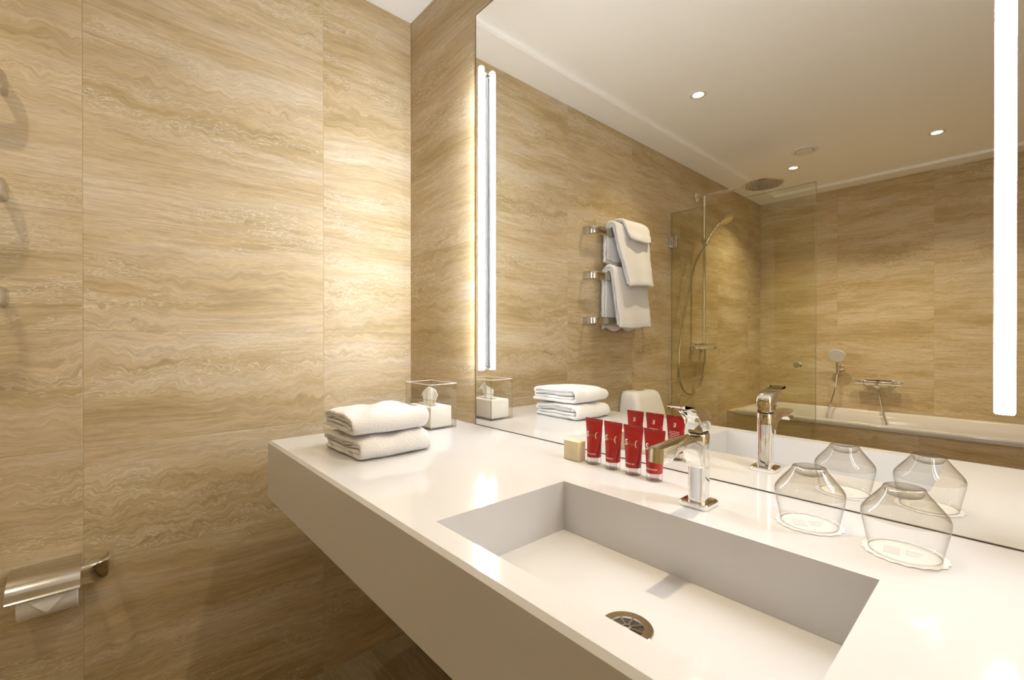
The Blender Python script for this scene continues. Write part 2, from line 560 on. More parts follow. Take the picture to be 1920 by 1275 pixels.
# drain
DX, DY = 1.264, -0.395
dr = obj('drain', lathe((DX, DY, SZ - 0.0012), [(0.0335, 0.0), (0.0335, 0.0015), (0.0325, 0.0024), (0.0215, 0.0022), (0.0205, 0.0005), (0.0205, -0.012)], n=48, cap0=False, cap1=False), 'chrome', van)
dr['label'] = 'round chrome drain'
obj('drain_shade_disc', lathe((DX, DY, SZ - 0.0012), [(0.0204, 0.0006), (0.0001, 0.0007)], n=32), 'dark', dr)  # flat disc over the opening, the hole's shade put into its colour
bm = lathe((DX, DY, SZ - 0.0004), [(0.0055, 0.0), (0.0055, 0.0015), (0.0035, 0.002), (0.0032, 0.0005)], n=20, cap1=False)
for k in range(8):
    a = k * PI / 4 + 0.2
    c, s = math.cos(a), math.sin(a)
    P = [(0.005, -0.0012), (0.0208, -0.0016), (0.0208, 0.0016), (0.005, 0.0012)]
    prism([(DX + c * x - s * y, DY + s * x + c * y) for x, y in P], SZ - 0.0003, SZ + 0.0010, 'Z', bm=bm)
obj('drain_grid', bm, 'chrome', dr)

# ------------------------------------------------------------------ mirror
MX0, MX1, MZ1 = 0.4293, 1.93, 2.2017
mir = thing('wall_mirror', 'large frameless mirror reaching from the white counter almost to the ceiling', 'mirror', (MX0, 0, ZC))
obj('mirror_pane', box(MX0, MX1, -0.004, -0.0003, ZC + 0.0020, MZ1, bev=0.0006, seg=1), 'mirror', mir, smooth=False)
obj('mirror_edge', box(MX0 - 0.0022, MX0 - 0.0001, -0.0045, -0.0003, ZC + 0.0003, MZ1 + 0.002), 'mirror_edge', mir, smooth=False)
obj('mirror_edge', box(MX0, MX1, -0.0045, -0.0003, MZ1 + 0.0001, MZ1 + 0.002), 'mirror_edge', mir, smooth=False)
obj('mirror_edge', box(MX0, MX1, -0.0045, -0.0003, ZC + 0.0003, ZC + 0.0019), 'mirror_edge', mir, smooth=False)

# ------------------------------------------------------------------ tube lamps on the mirror
def tube_lamp(x, label):
    z0, z1, r, yc = 1.058, 2.005, 0.0098, -0.0260
    t = thing('mirror_lamp', label, 'lamp', (x, -0.0045, z0), 'tube lamps on the mirror')
    ob = obj('light_tube', lathe((x, yc, z0), [(0.004, 0), (0.0090, 0.0006), (r, 0.003), (r, z1 - z0 - 0.012), (0.009, z1 - z0 - 0.006), (0.005, z1 - z0 - 0.0015), (0.0005, z1 - z0)], n=24), 'tube_light', t)
    ob['label'] = 'glowing white light tube'
    obj('back_channel', box(x - 0.0055, x + 0.0055, -0.0165, -0.0045, z0 + 0.004, z1 - 0.03, bev=0.001), 'channel', t)
    for zz in (z0 + 0.006, z1 - 0.024):
        obj('end_clip', lathe((x, -0.0045, zz + 0.002), [(0.006, 0), (0.006, -0.008), (0.004, -0.0095)], 'Y', n=16), 'chrome', t)
    return t
tube_lamp(0.486, 'slim vertical white tube lamp at the left edge of the mirror')
tube_lamp(1.5885, 'slim vertical white tube lamp on the mirror above the two tumblers')

# ------------------------------------------------------------------ ceiling fittings
def downlight(x, y, label, power=DOWN_W):
    t = thing('downlight', label, 'light', (x, y, HR), 'ceiling downlights')
    obj('trim_ring', lathe((x, y, HR), [(0.026, -0.0005), (0.042, -0.0002), (0.042, -0.003), (0.036, -0.0045), (0.027, -0.0035), (0.026, -0.0008)], n=32, cap0=False, cap1=False), 'plastic', t)
    obj('lens', lathe((x, y, HR), [(0.026, -0.0006), (0.026, -0.0014), (0.018, -0.0022), (0.0005, -0.0024)], n=28), 'down_light', t)
    ld = bpy.data.lights.new('downlight_beam', 'AREA')
    ld.shape = 'DISK'; ld.size = 0.035; ld.energy = power; ld.color = DOWN_COL
    ld.spread = math.radians(110)
    lo = bpy.data.objects.new('downlight_beam', ld)
    C.objects.link(lo)
    lo.parent = t
    lo.location = (0, 0, -0.006)
    return t
downlight(0.495, -1.395, 'round recessed downlight nearest the mirror, above the hung towels in the reflection', 2.8)
downlight(1.268, -2.90, 'round recessed downlight beside the right mirror lamp, above the tub taps')
downlight(0.492, -2.895, 'round recessed downlight next to the shower head')
downlight(1.21, -0.215, 'round recessed downlight above the basin tap', 3.6)
vx, vy = 0.645, -2.60
v = thing('ceiling_vent', 'round white ceiling vent beside the shower head', 'vent', (vx, vy, HR))
obj('vent_rim', lathe((vx, vy, HR), [(0.055, -0.0005), (0.080, -0.0002), (0.080, -0.003), (0.074, -0.009), (0.058, -0.010), (0.055, -0.004)], n=40, cap0=False, cap1=False), 'plastic', v)
obj('vent_disc', lathe((vx, vy, HR), [(0.001, -0.004), (0.046, -0.004), (0.050, -0.010), (0.046, -0.014), (0.001, -0.0155)], n=40), 'plastic', v)

# ------------------------------------------------------------------ basin tap
FX = 1.2435
tap = thing('basin_mixer', 'chrome single-lever basin mixer tap standing behind the sink', 'tap', (FX, -0.155, ZC))
zb = ZC
obj('base_plate', loft([rrect(FX, -0.155, 0.0240, 0.0250, 0.009, zb + 0.0002), rrect(FX, -0.155, 0.0245, 0.0255, 0.009, zb + 0.002), rrect(FX, -0.155, 0.0245, 0.0255, 0.009, zb + 0.007), rrect(FX, -0.155, 0.0230, 0.0240, 0.008, zb + 0.009), rrect(FX, -0.155, 0.0170, 0.018, 0.012, zb + 0.0098)]), 'chrome', tap)
body_loops = []
for z, h, r in ((0.0095, 0.0150, 0.0105), (0.012, 0.0147, 0.0105), (0.06, 0.0142, 0.0105), (0.095, 0.0144, 0.0105), (0.119, 0.0148, 0.0105), (0.1205, 0.0140, 0.010)):
    body_loops.append(rrect(FX, -0.155, h, h + 0.002, r, zb + z, 8))
obj('body', loft(body_loops), 'chrome', tap)
# spout: side profile (Y, Z)
sp = [(-0.1545, 0.1195), (-0.22, 0.1190), (-0.2895, 0.1172), (-0.2915, 0.0945), (-0.2665, 0.0935), (-0.2610, 0.1005), (-0.2530, 0.1050), (-0.2400, 0.1070), (-0.2200, 0.1065), (-0.2040, 0.1045), (-0.1920, 0.1005), (-0.1830, 0.0935), (-0.1770, 0.0830), (-0.1725, 0.0660), (-0.1545, 0.0660)]
spo = obj('spout', prism([(y, zb + z) for y, z in sp], FX - 0.0128, FX + 0.0128, 'X', bev=0.0020, seg=2), 'chrome', tap, angle=32)
obj('aerator', lathe((FX, -0.2775, zb + 0.0945), [(0.0085, 0.0005), (0.0085, -0.0012), (0.0005, -0.0012)], n=20), 'nozzle', spo)
obj('joint_ring', loft([rrect(FX, -0.155, 0.0133, 0.0153, 0.010, zb + 0.1203, 8), rrect(FX, -0.155, 0.0133, 0.0153, 0.010, zb + 0.1235, 8)]), 'dark', tap)
lv = [(-0.1385, 0.1235), (-0.1385, 0.146), (-0.1405, 0.1535), (-0.146, 0.1585), (-0.160, 0.1625), (-0.195, 0.1675), (-0.232, 0.1735), (-0.2365, 0.1735), (-0.2355, 0.1708), (-0.215, 0.1655), (-0.195, 0.1598), (-0.182, 0.1545), (-0.1745, 0.147), (-0.1715, 0.138), (-0.1715, 0.1235)]
obj('lever', prism([(y, zb + z) for y, z in lv], FX - 0.0146, FX + 0.0146, 'X', bev=0.0050, seg=4), 'chrome', tap, angle=40)

# ------------------------------------------------------------------ red toiletry tubes
def squeeze_tube(x, y, label, cap_text):
    t = thing('toiletry_tube', label, 'tube', (x, y, ZC), 'red toiletry tubes by the tap')
    z0, zt, z1 = 0.0165, 0.0935, 0.1005
    def ab(z):
        s = min(1, max(0, (z - z0) / (zt - z0)))
        return 0.0153 + (0.0236 - 0.0153) * s, 0.0153 * (1 - s) ** 0.85 + 0.0007
    loops = []
    N = 36
    zs = [z0 - 0.0001] + [z0 + (zt - z0) * k / 12 for k in range(13)] + [zt + 0.001, z1]
    for z in zs:
        a, b = ab(z)
        if z > zt: a = 0.0238
        loops.append([(x + a * math.cos(2 * PI * k / N), y + b * math.sin(2 * PI * k / N), ZC + z) for k in range(N)])
    sl = obj('sleeve', loft(loops), 'red', t, angle=50)
    cp = obj('screw_cap', loft([circle((x, y, ZC + h), r, 'Z', 32) for r, h in ((0.0142, 0.0004), (0.0152, 0.0012), (0.0155, 0.0145), (0.0152, 0.0163))]), 'acrylic', t)
    cp['label'] = 'clear plastic cap'
    obj('cap_core', lathe((x, y, ZC), [(0.0085, 0.0012), (0.0085, 0.010), (0.011, 0.0125), (0.011, 0.0160)], n=24), 'cap_core', cp)
    def front(u, v):
        a, b = ab(v)
        q = max(0.0, 1 - (u / a) ** 2)
        return (x + u, y - b * math.sqrt(q) - 0.0003, ZC + v)
    def back(u, v):
        a, b = ab(v)
        q = max(0.0, 1 - (u / a) ** 2)
        return (x - u, y + b * math.sqrt(q) + 0.0003, ZC + v)
    def put(name, txt, size, cx, cz, mat, fn=front, bold=0.0):
        o = obj(name, text_bm(txt, size, lambda u, v: fn(cx + u, cz + v), bold=bold), mat, sl, smooth=False)
        return o
    # silver swash letter, small gold letters, closing crescent
    put('lettering', 'S', 0.0170, -0.0130, 0.0650, 'silver', bold=0.0002)
    put('lettering', 'omme', 0.0090, 0.0000, 0.0640, 'gold')
    bm = bmesh.new()
    P = [(0.0125 + 0.0045 * math.cos(a), 0.0650 + 0.0075 * math.sin(a)) for a in [math.radians(100 + 160 * k / 12) for k in range(13)]]
    Q = [(0.0138 + 0.0040 * math.cos(a), 0.0650 + 0.0072 * math.sin(a)) for a in [math.radians(100 + 160 * k / 12) for k in range(13)]]
    A = [bm.verts.new(front(*p)) for p in P]; B = [bm.verts.new(front(*p)) for p in Q]
    for k in range(12): bm.faces.new((A[k], A[k + 1], B[k + 1], B[k]))
    obj('lettering', bm, 'silver', sl, smooth=False)
    put('lettering', cap_text, 0.0036, 0.0, 0.0245, 'whiteprint', bold=0.00005)
    # rear print: initial and ruled small print
    put('lettering', 'E', 0.0125, 0.0, 0.0790, 'silver', back, bold=0.0002)
    for k in range(7):
        zz = 0.064 - 0.0036 * k
        w = (0.012, 0.013, 0.011, 0.013, 0.012, 0.013, 0.008)[k]
        bm = bmesh.new()
        n = 10
        A = [bm.verts.new(back(-w + 2 * w * i / n, zz)) for i in range(n + 1)]
        B = [bm.verts.new(back(-w + 2 * w * i / n, zz + 0.0008)) for i in range(n + 1)]
        for i in range(n): bm.faces.new((A[i], A[i + 1], B[i + 1], B[i]))
        obj('small_print', bm, 'whiteprint', sl, smooth=False)
    return t
squeeze_tube(0.9705, -0.0855, 'red toiletry tube with clear cap standing next to the beige soap', 'BODY LOTION')
squeeze_tube(1.0225, -0.0875, 'red toiletry tube with clear cap, second from the beige soap', 'SHAMPOO')
squeeze_tube(1.0745, -0.0905, 'red toiletry tube marked SHOWER GEL, third from the beige soap', 'SHOWER GEL')
squeeze_tube(1.1245, -0.0935, 'red toiletry tube partly hidden behind the tap spout', 'CONDITIONER')

# ------------------------------------------------------------------ soap
sx, sy = 0.9195, -0.0925
so = thing('soap_bar', 'small square beige wrapped soap standing beside the red tubes', 'soap', (sx, sy, ZC))
obj('wrapper', box(sx - 0.0225, sx + 0.0225, sy - 0.0125, sy + 0.0125, ZC + 0.0002, ZC + 0.0452, bev=0.002, seg=3), 'soap', so)
bm = bmesh.new()
for k in range(3):
    add_box(bm, sx - 0.012 + 0.002 * k, sx + 0.012 - 0.002 * k, sy - 0.0128, sy - 0.0124, ZC + 0.028 - 0.006 * k, ZC + 0.0292 - 0.006 * k)
obj('embossing', bm, 'soap_emboss', so, smooth=False)

# ------------------------------------------------------------------ tumblers on paper coasters
def tumbler(x, y, label, clabel, rot):
    cz = ZC + 0.0012
    co = thing('paper_coaster', clabel, 'coaster', (x, y, ZC), 'paper coasters')
    n = 120
    bm = bmesh.new()
    def ring(k, z, scallop):
        return [(x + (k + scallop * 0.0012 * math.cos(18 * 2 * PI * i / n)) * math.cos(2 * PI * i / n), y + (k + scallop * 0.0012 * math.cos(18 * 2 * PI * i / n)) * math.sin(2 * PI * i / n), z) for i in range(n)]
    add_loft(bm, [ring(0.0435, ZC + 0.0002, 1), ring(0.0440, ZC + 0.0009, 1), ring(0.0432, ZC + 0.0012, 1), ring(0.039, ZC + 0.0008, 0), ring(0.036, ZC + 0.0006, 0)])
    obj('paper', bm, 'coaster', co)
    c, s = math.cos(rot), math.sin(rot)
    def at(u, v): return (x + c * u - s * v, y + s * u + c * v)
    bm = bmesh.new()
    prism([at(-0.021, -0.013), at(-0.004, -0.013), at(-0.004, 0.013), at(-0.021, 0.013)], ZC + 0.0007, ZC + 0.0009, 'Z', bm=bm)
    obj('print', bm, 'greyprint', co, smooth=False)
    for k in range(3):
        v0 = 0.008 - 0.007 * k
        obj('print', prism([at(0.001, v0), at(0.020 - 0.003 * k, v0), at(0.020 - 0.003 * k, v0 + 0.0025), at(0.001, v0 + 0.0025)], ZC + 0.0007, ZC + 0.0009, 'Z'), 'greyprint', co, smooth=False)
    t = thing('glass_tumbler', label, 'glass', (x, y, cz), 'upturned tumblers')
    prof = [(0.0365, 0.0001), (0.0372, 0.0008), (0.0392, 0.012), (0.0420, 0.026), (0.0444, 0.038), (0.0454, 0.0455), (0.0452, 0.0495), (0.0438, 0.0535), (0.0400, 0.0590), (0.0340, 0.0665), (0.0280, 0.0740), (0.0235, 0.0800), (0.0222, 0.0825)]
    obj('bowl', lathe((x, y, cz), prof[:6], n=72, cap0=False, cap1=False), 'glass', t, angle=60)
    obj('shoulder', lathe((x, y, cz), prof[5:], n=72, cap0=False, cap1=False), 'glass_dome', t, angle=60)
    # thick foot: outer lip and the inner dimple
    obj('foot', lathe((x, y, cz), [(0.0222, 0.0825), (0.0215, 0.0848), (0.0190, 0.0858), (0.0165, 0.0848), (0.0120, 0.0832), (0.0002, 0.0826)], n=48, cap0=False), 'glass_thick', t, angle=60)
    obj('foot_core', lathe((x, y, cz), [(0.0205, 0.0790), (0.0180, 0.0745), (0.0120, 0.0722), (0.0002, 0.0716)], n=48, cap0=False), 'glass_thick', t, angle=60)
    obj('rim', loft([[(x + (0.0365 + 0.0006 * math.cos(b)) * math.cos(a), y + (0.0365 + 0.0006 * math.cos(b)) * math.sin(a), cz + 0.0007 + 0.0006 * math.sin(b)) for a in [2 * PI * i / 64 for i in range(64)]] for b in [2 * PI * j / 6 for j in range(7)]], cap0=False, cap1=False), 'glass_thick', t)
    return t
tumbler(1.391, -0.108, 'upturned clear glass tumbler on a paper coaster, nearer the tap', 'scalloped white paper coaster under the tumbler nearer the tap', 0.5)
tumbler(1.502, -0.124, 'upturned clear glass tumbler on a paper coaster, farther from the tap', 'scalloped white paper coaster under the tumbler farther from the tap', 0.1)

# ------------------------------------------------------------------ tissue box in an acrylic case
bx0, bx1, by0, by1, bh = 0.272, 0.420, -0.171, -0.074, 0.138
tb = thing('tissue_box', 'clear acrylic tissue box with a white tissue sticking up in the corner', 'tissue box', ((bx0 + bx1) / 2, (by0 + by1) / 2, ZC))
bm = bmesh.new()
w = 0.003
for a in ((bx0, bx1, by0, by0 + w), (bx0, bx1, by1 - w, by1), (bx0, bx0 + w, by0 + w, by1 - w), (bx1 - w, bx1, by0 + w, by1 - w)):
    add_box(bm, a[0], a[1], a[2], a[3], ZC + 0.0005, ZC + bh)
case = obj('acrylic_case', bm, 'acrylic', tb, smooth=False)
obj('case_floor', box(bx0 + w, bx1 - w, by0 + w, by1 - w, ZC + 0.0005, ZC + 0.004), 'acrylic', tb, smooth=False)
for (a, b_) in ((bx0, by0), (bx1, by0), (bx0, by1), (bx1, by1)):
    sxn = 1 if a == bx0 else -1; syn = 1 if b_ == by0 else -1
    obj('case_corner', box(min(a, a + sxn * 0.002), max(a, a + sxn * 0.002), min(b_, b_ + syn * 0.002), max(b_, b_ + syn * 0.002), ZC + 0.0006, ZC + bh - 0.0002), 'acrylic_edge', case, smooth=False)
for a in ((bx0, bx1, by0 - 0.0002, by0 + w), (bx0, bx1, by1 - w, by1 + 0.0002), (bx0 - 0.0002, bx0 + w, by0 + w, by1 - w), (bx1 - w, bx1 + 0.0002, by0 + w, by1 - w)):
    obj('case_rim', box(a[0], a[1], a[2], a[3], ZC + bh - 0.0006, ZC + bh + 0.0006), 'plastic', case, smooth=False)
# tissue pack and slotted cover
pk = obj('tissue_pack', box(bx0 + 0.010, bx1 - 0.010, by0 + 0.008, by1 - 0.012, ZC + 0.0045, ZC + 0.068, bev=0.003, seg=3), 'paper', tb)
bm = bmesh.new()
for k in range(5):
    add_box(bm, bx1 - 0.0103, bx1 - 0.0094, by0 + 0.012, by1 - 0.018, ZC + 0.009 + 0.0028 * k, ZC + 0.0095 + 0.0028 * k)
obj('fold_lines', bm, 'plastic', pk, smooth=False)
cv = bmesh.new()
zc0, zc1 = ZC + 0.072, ZC + 0.088
for a in ((bx0 + 0.006, bx1 - 0.006, by0 + 0.006, by0 + 0.034), (bx0 + 0.006, bx1 - 0.006, by1 - 0.034, by1 - 0.006)):
    add_box(cv, a[0], a[1], a[2], a[3], zc0, zc1, bev=0.003)
obj('slotted_cover', cv, 'acrylic', tb)
# the pulled-up sheet: folded fin that droops to one side
bm = bmesh.new()
rows = []
mx, my = (bx0 + bx1) / 2 - 0.005, (by0 + by1) / 2
for j in range(9):
    t_ = j / 8
    row = []
    for i in range(13):
        s_ = -1 + 2 * i / 12
        k_ = s_ + 0.30
        top = 0.124 - (0.024 * k_ / 1.30 if k_ > 0 else -0.006 * k_)
        z = 0.066 + (top - 0.066) * t_
        wid = 0.026 + 0.014 * t_
        xx = mx + s_ * wid
        yy = my + 0.007 * math.sin(3.1 * s_ + 0.6) + 0.004 * math.sin(8 * s_) * (1 - 0.6 * t_) + 0.006 * t_ ** 2
        if k_ < 0:                       # loose corner curling over to the left
            c_ = -k_ / 0.70
            xx -= 0.016 * c_ * t_ ** 3
            z -= 0.030 * c_ ** 1.5 * t_ ** 4
        row.append((xx, yy, ZC + z))
    rows.append(row)
add_loft(bm, rows, cap0=False, cap1=False, closed=False)
r = bmesh.ops.extrude_face_region(bm, geom=bm.faces[:])
for v_ in [g_ for g_ in r['geom'] if isinstance(g_, bmesh.types.BMVert)]: v_.co.y += 0.0012
obj('tissue_sheet', bm, 'paper', tb, angle=60)

# ------------------------------------------------------------------ towels
def cloth_prism(name, path, th, y0, y1, nslice, mat, parent, amp=0.002, shape=None, seedf=1.0, ragged=0.0):
    """folded cloth: a centre line (X,Z) with thickness, run along Y; rounded selvedges, uneven surface"""
    loops = []
    e_ = min(0.010, (y1 - y0) * 0.1)
    ts = [(0.0, 0.30), (e_ * 0.15, 0.62), (e_ * 0.45, 0.88)]
    ys = [(y0 + d, f) for d, f in ts] + [(y0 + e_ + (y1 - y0 - 2 * e_) * k / nslice, 1.0) for k in range(nslice + 1)] + [(y1 - d, f) for d, f in reversed(ts)]
    for y, f in ys:
        t_ = (y - y0) / (y1 - y0)
        edge_ = max(0.0, 1 - min(y - y0, y1 - y) / (3 * e_))
        L = []
        out = ribbon(path, th * f)
        for i, (px, pz) in enumerate(out):
            w_ = wob(px * 0.9, y, pz, seedf) * amp
            w3 = wob(px * 2.3 + 1, y * 2.1, pz * 2.7, seedf) * amp * 0.5
            rag = math.sin(px * 45 * seedf + pz * 130 + 1.7) + 0.6 * math.sin(px * 120 + pz * 60 * seedf)
            q = Vector((px + w_, y + edge_ * ragged * rag * (1 if t_ > 0.5 else -1), pz + w_ * 0.8 + w3))
            if shape: q = Vector(shape(q, t_))
            L.append(q)
        loops.append(L)
    return obj(name, loft(loops), mat, parent, angle=80)

def densify(path, step=0.006):
    out = []
    for a, b in zip(path, path[1:]):
        d = math.hypot(b[0] - a[0], b[1] - a[1]); n = max(1, int(d / step))
        for k in range(n): out.append((a[0] + (b[0] - a[0]) * k / n, a[1] + (b[1] - a[1]) * k / n))
    out.append(path[-1])
    return out

def folded_towel(z0, label, x0, x1, y0, y1, h, s):
    """outer cloth wrapped round the right-hand end, two more layers folded inside"""
    t = thing('folded_towel', label, 'towel', ((x0 + x1) / 2, (y0 + y1) / 2, z0), 'white towels folded on the counter')
    th = h * 0.27
    zl, zh = z0 + th / 2 + 0.0008, z0 + h - th / 2
    ro = (zh - zl) / 2
    zm = (zl + zh) / 2
    xr = x1 - ro - th / 2
    # outer wrap ends in a curled lip at the left
    outer = densify([(x0 + 0.006, zl), (xr, zl)]) + arc(xr, zm, ro, -80, 80, 9) + densify([(xr, zh), (x0 + 0.012, zh)]) + arc(x0 + 0.012, zh - 0.0045, 0.0045, 100, 215, 5)
    ri = th * 0.52
    inner = densify([(xr - 0.006, zm - ri), (x0 + 0.016, zm - ri)]) + arc(x0 + 0.016, zm, ri, 260, 100, 7) + densify([(x0 + 0.016, zm + ri), (xr - 0.004, zm + ri)])
    def shape(q, t_):
        f = max(0.0, (q.z - z0) / h)
        u = min(1, max(0, (q.x - x0) / (x1 - x0)))
        puff = (math.sin(PI * u) ** 0.8) * (0.30 + 0.70 * math.sin(PI * min(0.98, max(0.02, t_)))) * 0.011 + 0.005 * t_ * f - 0.004 * (1 - u) * f
        ex = 0.007 * math.sin(PI * t_) * (u - 0.25)
        wave = 0.0022 * math.sin(31 * q.x + 9 * t_ + 2 * s) + 0.0014 * math.sin(17 * t_ + 60 * q.x)
        return (q.x + ex + 0.005 * math.sin(2 * t_ + s), q.y + 0.012 * (u - 0.5) * s, max(q.z + f * (puff + wave), z0 + 0.0004))
    cloth_prism('outer_fold', outer, th, y0, y1, 18, 'towel', t, 0.0017, shape, seedf=1 + 0.1 * s, ragged=0.0016)
    cloth_prism('inner_fold', inner, th * 0.92, y0 + 0.002, y1 - 0.003, 18, 'towel', t, 0.0017, shape, seedf=1.3 + 0.1 * s, ragged=0.0022)
    return t
folded_towel(ZC, 'white terry towel folded at the bottom of the pile on the counter', 0.408, 0.617, -0.475, -0.290, 0.043, 0.6)
folded_towel(ZC + 0.0550, 'white terry towel folded on top of the pile on the counter', 0.400, 0.606, -0.478, -0.288, 0.043, -0.5)

# towel rails: flat chrome bands bent back to the wall
def towel_rail(z, label):
    t = thing('towel_rail', label, 'towel rail', (0.0, -1.35, z), 'chrome towel rails')
    y0, y1, xo, r = -1.655, -1.0745, 0.074, 0.045
    pl = [(0.0006, y1), (xo - r, y1)] + [(xo - r + r * math.sin(a), y1 - r + r * math.cos(a)) for a in [math.radians(90 * k / 8) for k in range(1, 9)]]
    pl += [(xo, y0 + r)] + [(xo - r + r * math.cos(a), y0 + r - r * math.sin(a)) for a in [math.radians(90 * k / 8) for k in range(1, 9)]] + [(0.0006, y0)]
    bm = bmesh.new()
    P = [Vector((p[0], p[1])) for p in pl]
    loops = []
    for i, p in enumerate(P):
        d = (P[min(i + 1, len(P) - 1)] - P[max(i - 1, 0)]).normalized()
        nn = Vector((-d.y, d.x))
        prof = []
        for k in range(16):
            a = 2 * PI * k / 16
            u = math.copysign(abs(math.cos(a)) ** 0.6, math.cos(a)) * 0.0065
            v_ = math.copysign(abs(math.sin(a)) ** 0.6, math.sin(a)) * 0.0225
            q = p + nn * u
            prof.append((q.x, q.y, z + v_))
        loops.append(prof)
    add_loft(bm, loops)
    obj('rail_band', bm, 'steel', t, angle=50)
    return t
RZ = (1.752, 1.503, 1.254)
towel_rail(RZ[0], 'uppermost chrome towel rail, seen in the mirror under two hung towels')
towel_rail(RZ[1], 'middle chrome towel rail, seen in the mirror with one towel over it')
towel_rail(RZ[2], 'lowest chrome towel rail, seen in the mirror behind the towel ends')

def hung_towel(label, zr, xb, xf, zback, zfront, y0, y1, th, flare, name_s, dr, dl):
    t = thing('hanging_towel', label, 'towel', (0.072, (y0 + y1) / 2, zfront), 'white towels on the rails')
    zt = zr + 0.024
    cxm = (xb + xf) / 2; rr = (xf - xb) / 2
    path = densify([(xb, zback), (xb, zt)], 0.02) + arc(cxm, zt, rr, 180, 0, 12)[1:-1] + densify([(xf, zt), (xf, zfront)], 0.02)
    def shape(q, t_):
        f = max(0.0, min(1.0, (zt - q.z) / max(0.05, zt - zfront)))
        yy = q.y
        if q.x > cxm:
            q = Vector((q.x + flare * f ** 1.2 + 0.004 * math.sin(9 * t_ + name_s) * f, yy + f * (dr * (1 - t_) + dl * t_), q.z + 0.006 * math.sin(4 * t_ + name_s) * f))
        else:
            q = Vector((max(q.x + 0.005 * math.sin(11 * t_ + name_s) * f, 0.003 + th / 2 * 0), yy + 0.006 * f, q.z + 0.010 * math.sin(14 * t_ + name_s) * f))
        return q
    cloth_prism('outer_layer', path, th * 0.55, y0, y1, 16, 'towel', t, 0.0022, shape, seedf=0.8, ragged=0.003)
    # the doubled-up layer inside the fold
    d_ = th * 0.5
    path2 = densify([(xb + d_, zback + 0.012), (xb + d_, zt)], 0.02) + arc(cxm, zt, rr - d_, 180, 0, 10)[1:-1] + densify([(xf - d_, zt), (xf - d_, zfront + 0.010)], 0.02)
    cloth_prism('inner_layer', path2, th * 0.42, y0 + 0.008, y1 - 0.006, 16, 'towel', t, 0.0022, shape, seedf=0.8, ragged=0.003)
    return t
hung_towel('white bath towel folded over the uppermost rail, hanging to the middle rail', RZ[0], 0.036, 0.108, 1.592, 1.462, -1.552, -1.215, 0.034, 0.058, 0.4, 0.050, -0.060)
hung_towel('white bath towel folded over the middle rail, hanging past the lowest rail', RZ[1], 0.034, 0.106, 1.218, 1.228, -1.530, -1.200, 0.034, 0.034, 1.9, 0.010, -0.022)
hung_towel('small white towel laid over the bath towel on the uppermost rail', RZ[0] + 0.002, 0.012, 0.136, 1.745, 1.722, -1.520, -1.285, 0.022, 0.022, 3.0, 0.020, -0.010)

# ------------------------------------------------------------------ toilet paper holder and roll
hy0, hy1, hz = -1.066, -0.889, 0.580
h = thing('toilet_roll_holder', 'chrome toilet roll holder with a curved cover on the travertine wall', 'roll holder', (0.0, -0.95, hz))
# flat band bent from the wall, running behind the cover
r = 0.040; xo = 0.068
pl = [(0.0006, hy1), (xo - r, hy1)] + [(xo - r + r * math.sin(a), hy1 - r + r * math.cos(a)) for a in [math.radians(90 * k / 8) for k in range(1, 9)]] + [(xo, hy0 + 0.004)]
P = [Vector(p) for p in pl]
loops = []
for i, p in enumerate(P):
    d = (P[min(i + 1, len(P) - 1)] - P[max(i - 1, 0)]).normalized()
    nn = Vector((-d.y, d.x))
    hh = 0.0245 if i < len(P) - 1 else 0.006
    ring_ = []
    for k in range(16):
        a = 2 * PI * k / 16
        u = math.copysign(abs(math.cos(a)) ** 0.6, math.cos(a)) * 0.006
        q = p + nn * u
        ring_.append((q.x, q.y, hz - 0.006 + math.copysign(abs(math.sin(a)) ** 0.6, math.sin(a)) * hh))
    loops.append(ring_)
obj('bracket_band', loft(loops), 'chrome', h, angle=50)
# curved cover
cvr = [(0.008, hz + 0.0265), (0.030, hz + 0.0285), (0.060, hz + 0.0275), (0.084, hz + 0.0205), (0.101, hz + 0.009), (0.110, hz - 0.004), (0.1135, hz - 0.010), (0.1175, hz - 0.0135)]
cvs = [(p.x, p.y) for p in [Vector((q[0], q[1], 0)) for q in cvr]]
cvs = [(q.x, q.y) for q in smooth_path([(a, b, 0) for a, b in cvr], 4)]
obj('cover', prism(ribbon(cvs, 0.0018), hy0, -0.944, 'Y', bev=0.0), 'steel', h, angle=60)
obj('side_arm', prism([(0.058, hz + 0.024), (0.070, hz + 0.022), (0.074, hz - 0.030), (0.066, hz - 0.040), (0.058, hz - 0.034)], hy0 + 0.001, hy0 + 0.0035, 'Y'), 'chrome', h)
obj('side_arm', prism([(0.050, hz + 0.024), (0.085, hz + 0.015), (0.095, hz - 0.020), (0.070, hz - 0.036), (0.050, hz - 0.030)], -0.9465, -0.944, 'Y'), 'chrome', h)
rl = thing('toilet_roll', 'white toilet paper roll with a folded pointed end in the chrome holder', 'toilet paper', (0.064, -1.0, hz - 0.065))
rc = (0.060, -1.0495, hz - 0.0285); rr = 0.0475
bm = bmesh.new()
add_loft(bm, [circle((rc[0], rc[1] + a, rc[2]), q, 'Y', 48) for q, a in ((0.0085, 0.0), (rr - 0.001, 0.0), (rr, 0.001), (rr, 0.0995), (rr - 0.001, 0.1005), (0.0085, 0.1005), (0.0085, 0.0))], False, False)
obj('roll', bm, 'paper', rl, angle=50)
